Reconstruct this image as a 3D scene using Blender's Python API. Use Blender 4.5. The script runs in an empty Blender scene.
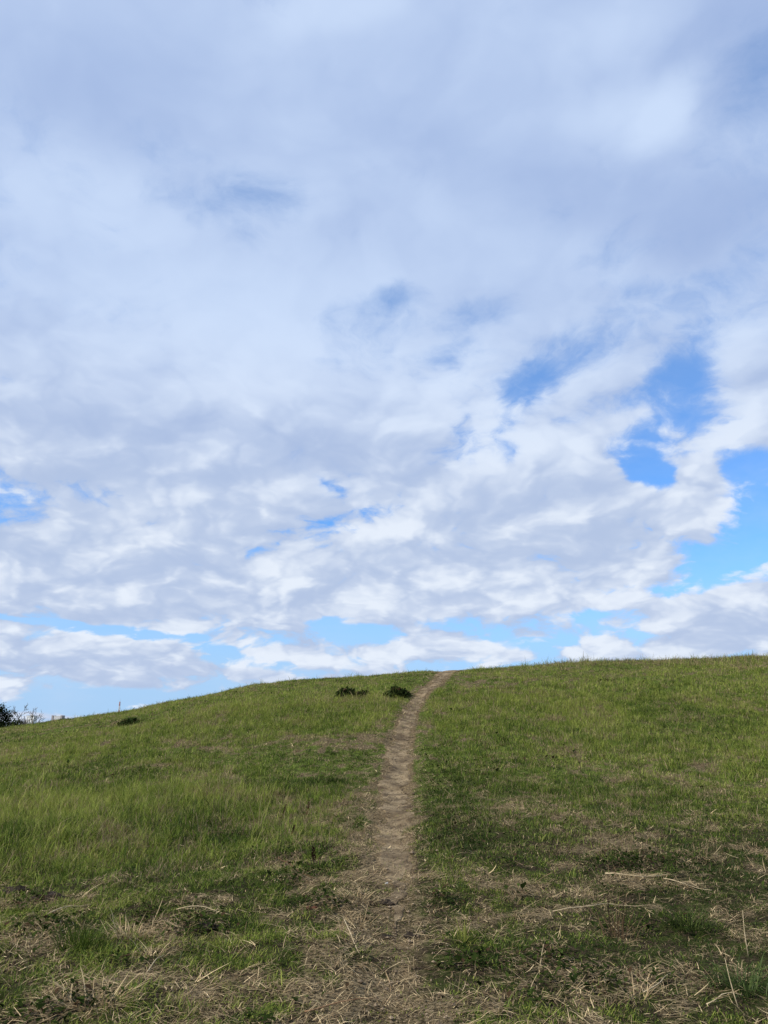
import bpy, math, random
from mathutils import Vector
import numpy as np
random.seed(4); RNG = np.random.default_rng(11)
SC = bpy.context.scene
# ---------------------------------------------------------------- terrain
def _hash(ix, iy, seed):
    n = (ix.astype(np.int64) * 374761393 + iy.astype(np.int64) * 668265263 + seed * 974711) & 0xFFFFFFFF
    n = ((n ^ (n >> 13)) * 1274126177) & 0xFFFFFFFF
    n = (n ^ (n >> 16)) & 0xFFFFFFFF
    return n.astype(np.float64) / 4294967295.0

def vnoise(x, y, seed=0):
    ix = np.floor(x); iy = np.floor(y)
    fx = x - ix; fy = y - iy
    fx = fx * fx * fx * (fx * (fx * 6 - 15) + 10); fy = fy * fy * fy * (fy * (fy * 6 - 15) + 10)
    a = _hash(ix, iy, seed); b = _hash(ix + 1, iy, seed)
    c = _hash(ix, iy + 1, seed); d = _hash(ix + 1, iy + 1, seed)
    return (a + (b - a) * fx) * (1 - fy) + (c + (d - c) * fx) * fy

def fbm(x, y, seed=0, octv=4):
    s = 0; amp = 0.5; tot = 0
    for k in range(octv):
        s = s + amp * vnoise(x + 17.3 * k, y - 9.1 * k, seed + k * 31)
        tot += amp; amp *= 0.5; x = x * 2.03; y = y * 2.03
    return s / tot

def sstep(a, b, v):
    t = np.clip((v - a) / (b - a), 0, 1)
    return t * t * (3 - 2 * t)

def cubic(xs, ys, x):
    """monotone cubic through the points"""
    xs = np.array(xs, float); ys = np.array(ys, float)
    h = np.diff(xs); dl = np.diff(ys) / h
    m = np.zeros(len(xs)); m[1:-1] = np.where(dl[:-1] * dl[1:] > 0, 2 * dl[:-1] * dl[1:] / (dl[:-1] + dl[1:] + 1e-12), 0)
    m[0] = dl[0]; m[-1] = dl[-1]
    x = np.clip(x, xs[0], xs[-1])
    i = np.clip(np.searchsorted(xs, x, side='right') - 1, 0, len(xs) - 2)
    t = (x - xs[i]) / h[i]
    return ((1 + 2 * t) * (1 - t) ** 2 * ys[i] + t * (1 - t) ** 2 * h[i] * m[i]
            + t * t * (3 - 2 * t) * ys[i + 1] + t * t * (t - 1) * h[i] * m[i + 1])

CREST_X = [-90, -60, -45, -30, -22, -17.2, -12, -9.7, -7.4, -5.0, -2.5, 0, 2, 5, 10, 16, 25, 45, 80, 140]
CREST_H = [-1, -0.6, 0.0, 0.9, 1.55, 1.78, 2.32, 2.60, 3.0, 3.38, 3.60, 3.74, 3.85, 4.04, 4.28, 4.58, 4.9, 5.1, 4.2, 1]
CREST_Y = [46, 44, 42, 40, 38, 36, 34, 33, 32, 31, 30.5, 30, 30, 30.5, 31, 32, 33, 36, 40, 44]
PROF_T = [-40, -4, -0.6, 0, 0.157, 0.4, 0.733, 0.92, 1.0, 1.08, 1.2, 1.5, 2.0, 2.6, 60]
PROF_S = [-0.3, -0.25, -0.04, 0, 0.031, 0.173, 0.63, 0.905, 1.0, 1.05, 1.06, 0.92, 0.4, 0, -0.02]

PATH_Y = [-8.00, 0.00, 4.87, 5.64, 7.08, 8.74, 10.98, 14.05, 17.09, 20.57, 23.35, 25.54, 26.86, 30.86, 40.86]
PATH_X = [0.30, 0.15, 0.07, 0.08, 0.09, 0.10, 0.12, 0.21, 0.36, 0.67, 1.06, 1.58, 1.97, 2.52, 4.17]
PATH_W = [0.80, 0.80, 0.53, 0.58, 0.55, 0.56, 0.62, 0.69, 0.66, 0.58, 0.60, 0.66, 0.69, 1.10, 1.10]

def path_d(x, y):
    """distance from the middle of the path in half widths, signed"""
    xc = np.interp(y, PATH_Y, PATH_X); w = np.interp(y, PATH_Y, PATH_W)
    return (x - xc) / (w * 0.5)

def ground_z(x, y):
    x = np.asarray(x, float); y = np.asarray(y, float)
    yc = cubic(CREST_X, CREST_Y, x)
    z = cubic(CREST_X, CREST_H, x) * cubic(PROF_T, PROF_S, y / yc)
    d = np.hypot(x - 12, y - 8)
    z = z - 8.0 * sstep(52, 125, d)
    near = 1 - sstep(60, 120, d)
    fade = sstep(-1.0, 3.0, np.hypot(x, y) - 1.0)
    z = z + near * fade * (0.22 * (fbm(x * 0.16, y * 0.16, 5, 2) - 0.5) + 0.17 * (fbm(x * 0.7, y * 0.7, 9, 2) - 0.5)
                           + 0.07 * (fbm(x * 2.2, y * 2.2, 12, 2) - 0.5))
    pd = np.abs(path_d(x, y))
    z = z - 0.05 * np.exp(-(pd / 0.9) ** 2) * near * (1 - sstep(40, 46, y))
    return z

# ---------------------------------------------------------------- node helper
class S:
    """a socket with arithmetic, so that a node graph reads as a formula"""
    def __init__(self, nt, sock): self.nt = nt; self.s = sock
    def _m(self, op, *a, clamp=False):
        n = self.nt.nodes.new('ShaderNodeMath'); n.operation = op; n.use_clamp = clamp
        for i, v in enumerate(a):
            if isinstance(v, S): self.nt.links.new(v.s, n.inputs[i])
            else: n.inputs[i].default_value = v
        return S(self.nt, n.outputs[0])
    def __add__(self, o): return self._m('ADD', self, o)
    __radd__ = __add__
    def __sub__(self, o): return self._m('SUBTRACT', self, o)
    def __rsub__(self, o): return self._m('SUBTRACT', o, self)
    def __mul__(self, o): return self._m('MULTIPLY', self, o)
    __rmul__ = __mul__
    def __truediv__(self, o): return self._m('DIVIDE', self, o)
    def __pow__(self, o): return self._m('POWER', self, o)
    def f(self, op, *a, **k): return self._m(op, self, *a, **k)
    def smooth(self, a, b, lo=0.0, hi=1.0):
        n = self.nt.nodes.new('ShaderNodeMapRange'); n.interpolation_type = 'SMOOTHSTEP'
        self.nt.links.new(self.s, n.inputs[0])
        for i, v in zip((1, 2, 3, 4), (a, b, lo, hi)): n.inputs[i].default_value = v
        return S(self.nt, n.outputs[0])

def vec(nt, x, y, z):
    n = nt.nodes.new('ShaderNodeCombineXYZ')
    for i, v in enumerate((x, y, z)):
        if isinstance(v, S): nt.links.new(v.s, n.inputs[i])
        else: n.inputs[i].default_value = v
    return S(nt, n.outputs[0])

def vmath(nt, op, a, b, out=0, scale=None):
    n = nt.nodes.new('ShaderNodeVectorMath'); n.operation = op
    for i, v in enumerate((a, b)):
        if isinstance(v, S): nt.links.new(v.s, n.inputs[i])
        elif v is not None: n.inputs[i].default_value = v
    if scale is not None: n.inputs['Scale'].default_value = scale
    return S(nt, n.outputs[out])

def noise(nt, v, scale, detail=6, rough=0.55, dist=0.0, col=False, lac=2.0):
    n = nt.nodes.new('ShaderNodeTexNoise'); n.noise_dimensions = '3D'
    if v is not None: nt.links.new(v.s, n.inputs['Vector'])
    n.inputs['Scale'].default_value = scale; n.inputs['Detail'].default_value = detail
    n.inputs['Roughness'].default_value = rough; n.inputs['Distortion'].default_value = dist
    n.inputs['Lacunarity'].default_value = lac
    return S(nt, n.outputs['Color' if col else 0])

def mixc(nt, f, a, b, mode='MIX'):
    n = nt.nodes.new('ShaderNodeMix'); n.data_type = 'RGBA'; n.blend_type = mode
    if isinstance(f, S): nt.links.new(f.s, n.inputs[0])
    else: n.inputs[0].default_value = f
    for i, v in ((6, a), (7, b)):
        if isinstance(v, S): nt.links.new(v.s, n.inputs[i])
        else: n.inputs[i].default_value = (*v, 1) if len(v) == 3 else v
    return S(nt, n.outputs[2])

# ---------------------------------------------------------------- sky
SUN_AZ, SUN_EL = 238.0, 40.0       # azimuth clockwise from +Y (the way the path climbs)

# broad shapes of the cloud sheet: azimuth, elevation, half extents (degrees), tilt, amount
COVER = [
    # blue openings
    (0.5, 31.3, 2.84, 1.50, 0, -0.42), (7.7, 29.4, 3.70, 1.79, 25, -0.24), (5.5, 26.6, 3.52, 1.28, 15, -0.30), (10.7, 25.1, 3.09, 1.27, 0, -0.30), (14.1, 27.0, 4.52, 2.06, 20, -0.20),
    (21.8, 23.2, 4.05, 2.69, 30, -0.34), (24.7, 22.2, 3.48, 3.30, 40, -0.46), (20.4, 19.2, 4.03, 2.48, 10, -0.46), (26.9, 16.2, 2.78, 4.60, 0, -0.55), (24.8, 12.3, 4.46, 2.41, 0, -0.56), (22.5, 9.8, 3.73, 1.08, 0, -0.28),
    (8.3, 20.7, 4.58, 2.46, -20, -0.32), (9.8, 22.1, 1.54, 2.72, 0, -0.20), (19.3, 18.2, 2.74, 1.53, 0, -0.34), (24.4, 26.0, 4.59, 2.34, 20, -0.26), (17.6, 23.2, 4.27, 1.38, 20, -0.24), (20.4, 15.2, 3.31, 1.11, 10, -0.22),
    (17.0, 7.8, 6.51, 0.97, 0, -0.32), (19.5, 9.5, 4.51, 1.24, 0, -0.24), (-2.9, 7.5, 3.40, 0.80, 0, -0.40), (12.7, 6.4, 6.12, 0.99, 0, -0.24), (4.1, 7.7, 2.93, 0.72, 0, -0.16), (7.0, 4.7, 7.72, 0.71, 0, -0.3),
    (-8.6, 4.8, 5.33, 0.78, -6, -0.42), (-21.4, 6.8, 7.35, 0.34, -5, -0.36), (-14.3, 6.1, 5.63, 0.42, -8, -0.34), (-22.8, 2.2, 9.75, 0.97, 0, -0.46),
    (-26.7, 15.4, 2.14, 1.19, 0, -0.28), (-26.0, 13.6, 2.53, 1.06, 0, -0.12), (-27.6, 22.8, 1.94, 0.52, 0, -0.22), (-4.4, 17.7, 1.39, 0.88, 0, -0.26), (-25.8, 17.3, 2.59, 1.07, 0, -0.12),
    (-23.1, 33.1, 3.72, 1.11, 0, -0.14), (24.9, 30.1, 5.29, 1.76, 0, -0.24), (-15.3, 37.9, 9.29, 1.46, 12, -0.08), (-7.3, 37.6, 6.92, 2.74, 0, -0.16), (31.6, 43.3, 5.72, 3.37, 0, -0.12),
    (-2.0, 29.6, 4.96, 1.67, 0, -0.12), (18.9, 28.6, 5.72, 2.64, 20, -0.10), (4.1, 41.0, 7.84, 2.38, 0, -0.10),
    # thick masses
    (11.4, 7.3, 7.55, 0.85, 0, 0.16), (-3.2, 5.9, 6.59, 0.86, 0, 0.12), (-17.8, 2.9, 7.47, 0.67, -5, 0.10),
    (21.7, 8.8, 6.72, 1.22, 4, 0.22), (16.8, 5.8, 5.21, 0.69, 0, 0.14),
    (-17.0, 9.8, 15.95, 2.39, 0, 0.20), (-23.3, 12.3, 7.41, 2.31, 0, 0.18), (3.4, 10.6, 11.64, 2.20, 0, 0.14), (1.2, 5.9, 5.10, 0.86, 0, 0.14), (-22.4, 4.8, 8.55, 1.06, -3, 0.14),
    (-2.3, 18.7, 4.68, 3.67, 0, 0.16), (-27.4, 25.4, 4.02, 2.79, 0, 0.22), (-10.2, 15.2, 9.11, 4.37, 0, 0.10), (-24.0, 34.9, 9.23, 4.12, 0, 0.12), (-3.3, 36.0, 6.01, 3.19, 0, 0.10),
    (-11.9, 30.8, 15.70, 7.16, 0, 0.22), (5.2, 22.7, 8.51, 5.02, 0, 0.20), (15.9, 20.6, 7.70, 3.51, 20, 0.30), (19.9, 17.2, 6.26, 3.19, 14, 0.34), (26.7, 22.2, 3.24, 4.52, 30, 0.34),
    (23.8, 13.1, 3.84, 1.35, 12, 0.28), (24.8, 8.4, 5.27, 1.72, 6, 0.30), (13.2, 13.2, 11.52, 4.32, 0, 0.26), (-17.9, 11.9, 16.04, 4.22, 0, 0.22),
    (-0.4, 44.0, 33.78, 6.98, 0, 0.22), (-18.6, 4.9, 10.33, 1.36, -3, 0.22), (-16.5, 21.2, 15.41, 6.24, 0, 0.2), (17.8, 33.4, 15.16, 5.57, 0, 0.16), (1.2, 10.2, 14.56, 2.65, 0, 0.16), (24.6, 6.3, 4.12, 0.66, 0, 0.22),
]
# how bright each stretch of cloud is: lit faces up, shaded bases down
TONE = [
    (-12.6, 29.7, 15.57, 7.23, 0, 0.30), (25.2, 41.6, 4.31, 1.82, 25, 0.34), (20.3, 40.7, 6.05, 2.25, 0, 0.22), (-5.1, 48.5, 10.35, 1.75, 15, 0.22), (20.3, 46.1, 7.05, 2.04, 0, 0.16),
    (-24.9, 35.9, 8.40, 2.91, 0, 0.14), (-24.3, 41.9, 14.05, 4.19, 0, -0.16), (30.7, 44.1, 7.65, 4.27, 0, -0.42), (19.1, 37.3, 13.40, 3.55, -12, -0.24), (1.4, 41.7, 7.08, 1.78, 0, -0.12), (27.5, 33.4, 5.16, 5.20, 0, -0.22),
    (-17.9, 20.4, 15.22, 4.17, 0, -0.16), (-8.8, 18.9, 9.32, 4.35, 0, -0.18), (6.9, 23.7, 7.73, 4.00, 0, 0.42), (17.4, 21.1, 6.26, 2.79, 18, 0.42), (22.7, 17.7, 3.88, 1.77, 12, 0.26), (11.9, 16.5, 7.86, 2.89, 10, -0.16), (9.6, 15.2, 6.56, 2.19, 0, -0.12),
    (-14.5, 14.6, 11.18, 1.29, 0, 0.2), (-19.9, 11.4, 11.31, 1.39, 0, -0.10), (2.7, 13.9, 8.25, 1.92, 0, 0.16), (3.5, 11.3, 8.84, 1.32, 0, -0.12), (-6.9, 29.1, 9.87, 6.10, 0, 0.10), (26.3, 22.6, 3.76, 3.89, 0, 0.14),
    (-18.5, 4.4, 11.73, 1.49, 0, -0.14), (-4.0, 11.0, 9.74, 1.03, 0, 0.1), (24.1, 7.7, 4.75, 0.80, 0, -0.1),
]

def blob_sum(nt, ae, blobs):
    tot = None
    for az, el, raz, rel, rot, amp in blobs:
        mp = nt.nodes.new('ShaderNodeMapping'); mp.vector_type = 'TEXTURE'
        nt.links.new(ae.s, mp.inputs[0])
        mp.inputs['Location'].default_value = (az, el, 0)
        mp.inputs['Rotation'].default_value = (0, 0, math.radians(rot))
        mp.inputs['Scale'].default_value = (raz * 1.35, rel * 1.35, 1)
        g = nt.nodes.new('ShaderNodeTexGradient'); g.gradient_type = 'SPHERICAL'
        nt.links.new(mp.outputs[0], g.inputs[0])
        t = S(nt, g.outputs['Fac'])
        t = t.smooth(0.0, 0.85) * amp
        tot = t if tot is None else tot + t
    return tot

def billow(nt, v, scale):
    """heaped rounded lumps"""
    n = nt.nodes.new('ShaderNodeTexVoronoi'); n.voronoi_dimensions = '2D'; n.feature = 'SMOOTH_F1'
    n.inputs['Smoothness'].default_value = 0.4; n.inputs['Scale'].default_value = scale
    n.inputs['Detail'].default_value = 3; n.inputs['Roughness'].default_value = 0.55; n.inputs['Lacunarity'].default_value = 2.1
    nt.links.new(v.s, n.inputs['Vector'])
    return 1 - S(nt, n.outputs['Distance'])

def build_sky():
    w = bpy.data.worlds.new('World'); bpy.context.scene.world = w; w.use_nodes = True
    nt = w.node_tree; nt.nodes.clear()
    tc = nt.nodes.new('ShaderNodeTexCoord')
    d = vmath(nt, 'NORMALIZE', S(nt, tc.outputs['Generated']), None)
    sp = nt.nodes.new('ShaderNodeSeparateXYZ'); nt.links.new(d.s, sp.inputs[0])
    x, y, z = (S(nt, sp.outputs[i]) for i in range(3))
    zc = z.f('MAXIMUM', 0.0) + 0.36
    px = x / zc; py = y / zc
    P = vec(nt, px, py, 0.0)
    az = x.f('ARCTAN2', y) * (180 / math.pi); el = z.f('ARCSINE') * (180 / math.pi)
    # ragged edges: the broad shapes are looked up with a turbulent offset (degrees)
    wn = noise(nt, P, 3.6, 5, 0.55, col=True)
    sw = nt.nodes.new('ShaderNodeSeparateXYZ'); nt.links.new(wn.s, sw.inputs[0])
    wx = (S(nt, sw.outputs[0]) - 0.5); wy = (S(nt, sw.outputs[1]) - 0.5)
    k = el.smooth(0, 40, 0.35, 1.0)
    ae = vec(nt, az + wx * 9.0 * k, el + wy * 7.0 * k, 0.0)
    cover = blob_sum(nt, ae, COVER)
    tone = blob_sum(nt, ae, TONE)
    Pw = vmath(nt, 'ADD', P, vmath(nt, 'SCALE', vmath(nt, 'SUBTRACT', wn, (0.5, 0.5, 0.5)), None, scale=0.22))
    hi = el.smooth(13, 32)
    big = noise(nt, Pw, 2.0, 3, 0.5)
    fine = noise(nt, Pw, 5.5, 8, 0.58)
    soft = noise(nt, Pw, 5.0, 2, 0.45)
    wisp = noise(nt, Pw, 13.0, 8, 0.66, 0.3)
    puff = billow(nt, Pw, 4.3)
    # the same billows a little lower in the sky: the difference lights the faces turned to the sun
    Pu = vmath(nt, 'ADD', vmath(nt, 'SCALE', Pw, None, scale=0.965), (-0.025, 0.0, 0.0))
    fine2 = noise(nt, Pu, 5.5, 4, 0.54)
    puff2 = billow(nt, Pu, 4.3)
    lo = 1 - hi
    dens = (big - 0.5) * 0.7 + (fine - 0.5) * 1.0 + (wisp - 0.5) * (0.75 - hi * 0.2) + (puff - 0.5) * (lo * 0.55 + 0.10) + cover + 0.25 + lo * 0.15
    alpha = dens.smooth(-0.16, 0.17) * lo + dens.smooth(-0.34, 0.30) * hi
    thick = dens.smooth(0.05, 0.70)
    relief = (fine * (1 - hi * 0.6) + soft * 0.6 * hi - fine2) * (1.0 - hi * 0.45) + (puff - puff2) * (1.5 - hi * 1.2)
    lit = 0.72 - 0.18 * hi + tone * (1.0 + 0.7 * hi) + relief + (puff - 0.55) * (0.85 * lo + 0.15) + (wisp - 0.5) * (0.38 - 0.12 * hi) - thick * 0.20 * lo + (1 - thick) * 0.15
    lit = ((lit - 0.58) * 1.45).f('TANH') * 0.58 + 0.55
    # cloud colours, low in the sky warmer, overhead bluer
    shade = mixc(nt, hi, (0.46, 0.565, 0.78), (0.345, 0.465, 0.745))
    light = mixc(nt, hi, (0.80, 0.87, 0.98), (0.60, 0.73, 0.96))
    ccol = mixc(nt, lit, shade, light)
    ccol = vmath(nt, 'SCALE', ccol, None, scale=10.0)
    sky = nt.nodes.new('ShaderNodeTexSky'); sky.sky_type = 'NISHITA'; sky.sun_disc = False
    sky.sun_elevation = math.radians(SUN_EL); sky.sun_rotation = math.radians(SUN_AZ)
    sky.air_density = 1.0; sky.dust_density = 0.6; sky.ozone_density = 1.5
    sk = vmath(nt, 'MULTIPLY', S(nt, sky.outputs[0]), SKY_TINT)
    haze = el.smooth(2.0, 14.0, 0.9, 0.0)
    sk = mixc(nt, haze, sk, (4.1, 6.2, 9.2))
    # thin high veil in the openings
    veil = noise(nt, P, 1.7, 6, 0.6).smooth(0.45, 0.8, 0.0, 0.30)
    sk = mixc(nt, veil, sk, (6.4, 7.4, 9.2))
    sk = mixc(nt, hi * 0.30, sk, (4.2, 6.2, 9.4))
    col = mixc(nt, alpha, sk, ccol)
    bg = nt.nodes.new('ShaderNodeBackground'); bg.inputs[1].default_value = 0.1
    nt.links.new(col.s, bg.inputs[0])
    o = nt.nodes.new('ShaderNodeOutputWorld'); nt.links.new(bg.outputs[0], o.inputs[0])
    w.cycles.sampling_method = 'MANUAL'; w.cycles.sample_map_resolution = 512
SKY_TINT = (0.82, 1.42, 2.10)

build_sky()
def grid_axis(lo, hi, step, far):
    a = list(np.arange(lo, hi + step / 2, step)); s = step
    up = [a[-1]]; dn = [a[0]]
    while up[-1] < far: s *= 1.22; up.append(up[-1] + s); dn.append(dn[-1] - s)
    return np.array(dn[:0:-1] + a + up[1:])

def mesh_obj(name, verts, faces, mats=(), parent=None, smooth=False):
    me = bpy.data.meshes.new(name); me.from_pydata(verts, [], faces); me.update()
    for m in mats: me.materials.append(m)
    o = bpy.data.objects.new(name, me); SC.collection.objects.link(o)
    if smooth: me.polygons.foreach_set('use_smooth', [True] * len(me.polygons))
    if parent is not None: o.parent = parent
    return o
xs = grid_axis(-24, 30, 0.16, 7000); xs = np.unique(np.round(np.concatenate([xs, np.arange(-1.5, 4.0, 0.08)]), 3)); ys = grid_axis(-3, 50, 0.16, 7000)
X, Y = np.meshgrid(xs, ys)
Z = ground_z(X, Y)
n = len(xs)
verts = np.stack([X.ravel(), Y.ravel(), Z.ravel()], 1)
i = (np.arange(len(ys) - 1)[:, None] * n + np.arange(n - 1)[None, :]).ravel()
faces = np.stack([i, i + 1, i + n + 1, i + n], 1)
hill = mesh_obj('hill', verts.tolist(), faces.tolist(), (), smooth=True)
hill['kind'] = 'structure'
# ---------------------------------------------------------------- materials
def new_mat(name):
    m = bpy.data.materials.new(name); m.use_nodes = True
    nt = m.node_tree; nt.nodes.clear()
    o = nt.nodes.new('ShaderNodeOutputMaterial')
    return m, nt, o

def leaf_mat(name, trans=0.3, rough=0.45, gloss=0.05):
    """blade colour from the mesh, a little light through it, a little sheen"""
    m, nt, o = new_mat(name)
    at = nt.nodes.new('ShaderNodeAttribute'); at.attribute_name = 'col'
    df = nt.nodes.new('ShaderNodeBsdfDiffuse'); tr = nt.nodes.new('ShaderNodeBsdfTranslucent'); gl = nt.nodes.new('ShaderNodeBsdfGlossy')
    gl.inputs['Roughness'].default_value = rough; gl.inputs['Color'].default_value = (0.9, 0.95, 1, 1)
    nt.links.new(at.outputs['Color'], df.inputs[0]); nt.links.new(at.outputs['Color'], tr.inputs[0])
    m1 = nt.nodes.new('ShaderNodeMixShader'); m1.inputs[0].default_value = trans
    nt.links.new(df.outputs[0], m1.inputs[1]); nt.links.new(tr.outputs[0], m1.inputs[2])
    m2 = nt.nodes.new('ShaderNodeMixShader'); m2.inputs[0].default_value = gloss
    nt.links.new(m1.outputs[0], m2.inputs[1]); nt.links.new(gl.outputs[0], m2.inputs[2])
    nt.links.new(m2.outputs[0], o.inputs[0])
    return m

def rough_mat(name, c1, c2, scale=8.0, detail=8, bump=0.0, c3=None, rough=0.95, bscale=None):
    m, nt, o = new_mat(name)
    g = nt.nodes.new('ShaderNodeTexCoord')
    v = S(nt, g.outputs['Object'])
    n = noise(nt, v, scale, detail, 0.62)
    c = mixc(nt, n.smooth(0.34, 0.66), c1, c2)
    if c3 is not None:
        c = mixc(nt, noise(nt, v, scale * 5.3, 6, 0.6).smooth(0.50, 0.72), c, c3)
    b = nt.nodes.new('ShaderNodeBsdfPrincipled'); nt.links.new(c.s, b.inputs['Base Color']); b.inputs['Roughness'].default_value = rough
    b.inputs['Specular IOR Level'].default_value = 0.15
    if bump:
        bp = nt.nodes.new('ShaderNodeBump'); bp.inputs['Strength'].default_value = 1.0; bp.inputs['Distance'].default_value = bump
        nt.links.new(noise(nt, v, bscale or scale * 4, 8, 0.65).s, bp.inputs['Height']); nt.links.new(bp.outputs[0], b.inputs['Normal'])
    nt.links.new(b.outputs[0], o.inputs[0])
    return m

def hill_mat():
    """thatch and soil between the blades; beyond the hill a plain pasture"""
    m, nt, o = new_mat('hill_soil_and_thatch')
    g = nt.nodes.new('ShaderNodeTexCoord'); v = S(nt, g.outputs['Object'])
    at = nt.nodes.new('ShaderNodeAttribute'); at.attribute_name = 'dry'
    dry = S(nt, at.outputs['Fac'])
    n1 = noise(nt, v, 9.0, 8, 0.65); n2 = noise(nt, v, 46.0, 6, 0.6); n3 = noise(nt, v, 0.9, 5, 0.55)
    soil = mixc(nt, n2.smooth(0.35, 0.65), (0.014, 0.011, 0.008), (0.060, 0.046, 0.030))
    green = mixc(nt, n1.smooth(0.35, 0.65), (0.014, 0.017, 0.007), (0.042, 0.052, 0.016))
    straw = mixc(nt, n2.smooth(0.35, 0.68), (0.040, 0.032, 0.019), (0.21, 0.165, 0.100))
    sp = nt.nodes.new('ShaderNodeSeparateXYZ'); nt.links.new(v.s, sp.inputs[0])
    up = S(nt, sp.outputs[1]).smooth(7.0, 15.0)           # the upper slope is closed sward, the foot of it is open
    green = mixc(nt, up, green, mixc(nt, n1.smooth(0.3, 0.7), (0.040, 0.058, 0.014), (0.10, 0.128, 0.030)))
    c = mixc(nt, (n1 * 0.7 + n3 * 0.3 + up * 0.10).smooth(0.42, 0.60), soil, green)
    c = mixc(nt, (dry + (n1 - 0.5) * 1.3 + (n2 - 0.5) * 0.8).smooth(0.40, 0.85), c, straw)
    ab = nt.nodes.new('ShaderNodeAttribute'); ab.attribute_name = 'bare'
    earth = mixc(nt, n2.smooth(0.34, 0.66), (0.050, 0.036, 0.021), (0.225, 0.170, 0.100))
    c = mixc(nt, (S(nt, ab.outputs['Fac']) + (n1 - 0.5) * 0.9).smooth(0.35, 0.7), c, earth)
    b = nt.nodes.new('ShaderNodeBsdfDiffuse'); nt.links.new(c.s, b.inputs[0])
    bp = nt.nodes.new('ShaderNodeBump'); bp.inputs['Distance'].default_value = 0.03
    nt.links.new((n1 * 0.6 + n2 * 0.4).s, bp.inputs['Height']); nt.links.new(bp.outputs[0], b.inputs['Normal'])
    nt.links.new(b.outputs[0], o.inputs[0])
    return m

# ---------------------------------------------------------------- where the turf is dry, lush, tall
# x, y, half width, half depth (metres), amount
DRY = [
    (-1.69, 17.24, 1.9, 1.0, 1.5), (-0.50, 16.73, 0.7, 1.4, 0.9), (3.29, 25.04, 1.2, 1.2, 1.9), (3.85, 19.99, 0.7, 0.7, 1.6), (13.26, 28.36, 0.6, 0.7, 1.6), (4.13, 14.26, 1.6, 0.9, 0.7), (1.37, 11.77, 0.8, 0.9, 0.6),
    (2.22, 9.20, 0.55, 0.5, 0.7), (3.32, 9.06, 0.7, 0.6, 0.5), (4.33, 13.80, 1.3, 0.8, 0.45), (1.82, 11.07, 1.0, 1.2, 0.45), (2.72, 7.53, 0.6, 0.4, 0.6),
    (-1.82, 6.30, 0.35, 0.28, 0.8), (-2.36, 6.95, 0.4, 0.25, 0.45), (-2.37, 5.72, 0.42, 0.4, 0.8), (-1.58, 4.82, 0.5, 0.3, 0.85), (-0.42, 7.29, 0.42, 0.7, 0.75), (-0.25, 6.42, 0.4, 0.45, 0.75),
    (-0.31, 5.09, 0.6, 0.4, 0.35), (0.09, 5.06, 0.5, 0.3, 0.4), (-0.32, 8.48, 0.3, 0.9, 0.7), (-0.23, 11.89, 0.22, 1.6, 0.6), (1.44, 4.95, 0.5, 0.3, 0.4), (1.94, 4.87, 0.35, 0.3, 0.85), (1.33, 5.36, 0.35, 0.3, 0.45), (1.41, 7.43, 0.5, 0.35, 0.4), (-1.36, 6.47, 0.25, 0.15, 0.6), (-7.54, 19.40, 3.0, 1.2, 0.25), (-5.32, 18.34, 1.2, 0.8, 0.45), (-3.89, 17.12, 0.7, 0.5, 0.4),
    (-0.62, 12.96, 0.45, 2.2, 0.5), (0.50, 13.13, 0.25, 2.0, 0.25), (9.53, 28.21, 4.0, 1.2, 0.3),
]
LUSH = [
    (-2.63, 10.68, 3.2, 3.0, 0.8), (-5.50, 13.92, 3.0, 3.0, 0.7), (2.75, 12.82, 0.9, 1.6, 0.3), (6.07, 18.36, 5.0, 4.0, 0.6), (1.50, 14.19, 0.8, 2.5, 0.5), (-2.18, 20.78, 4.0, 2.5, 0.6), (-2.99, 8.56, 1.4, 0.8, 0.6), (3.68, 11.85, 0.9, 0.7, 0.7), (-2.05, 5.84, 0.35, 0.25, 0.5), (0.60, 8.92, 0.5, 1.2, 0.5), (0.50, 5.74, 0.35, 0.35, 0.5),
    (6.47, 23.76, 6.0, 2.0, 0.5),
]
WEED = [  # dark broad leaved ground cover
    (-2.41, 6.38, 0.34, 0.16, 1.0), (-1.32, 6.18, 0.22, 0.14, 0.8), (-1.86, 4.76, 0.28, 0.14, 0.9), (-1.68, 5.55, 0.2, 0.12, 0.4), (-0.43, 6.72, 0.25, 0.16, 0.8), (-0.79, 7.49, 0.16, 0.16, 0.7), (0.45, 6.82, 0.22, 0.2, 0.6), (0.51, 5.52, 0.25, 0.2, 0.8), (1.27, 5.13, 0.4, 0.2, 0.5), (1.14, 5.60, 0.25, 0.16, 0.6), (2.36, 8.07, 0.4, 0.3, 0.6),
    (1.86, 6.24, 0.3, 0.2, 0.4), (0.88, 9.66, 0.35, 0.8, 0.5), (3.32, 15.34, 0.7, 0.6, 0.5), (6.32, 18.40, 0.8, 0.6, 0.5), (-7.18, 22.70, 0.5, 0.5, 0.8), (-4.58, 14.73, 0.5, 0.4, 0.6), (1.12, 13.85, 0.5, 1.2, 0.4), (-5.61, 16.09, 1.0, 0.4, 0.3),
]
def blobs(x, y, L, wob):
    s = 0
    dx = (fbm(x * 2.5, y * 2.5, 71, 3) - 0.5) * wob; dy = (fbm(x * 2.5, y * 2.5, 77, 3) - 0.5) * wob
    for cx, cy, rx, ry, a in L:
        q = ((x + dx * rx - cx) / rx) ** 2 + ((y + dy * ry - cy) / ry) ** 2
        s = s + a * np.exp(-q * 1.1)
    return s

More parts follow.
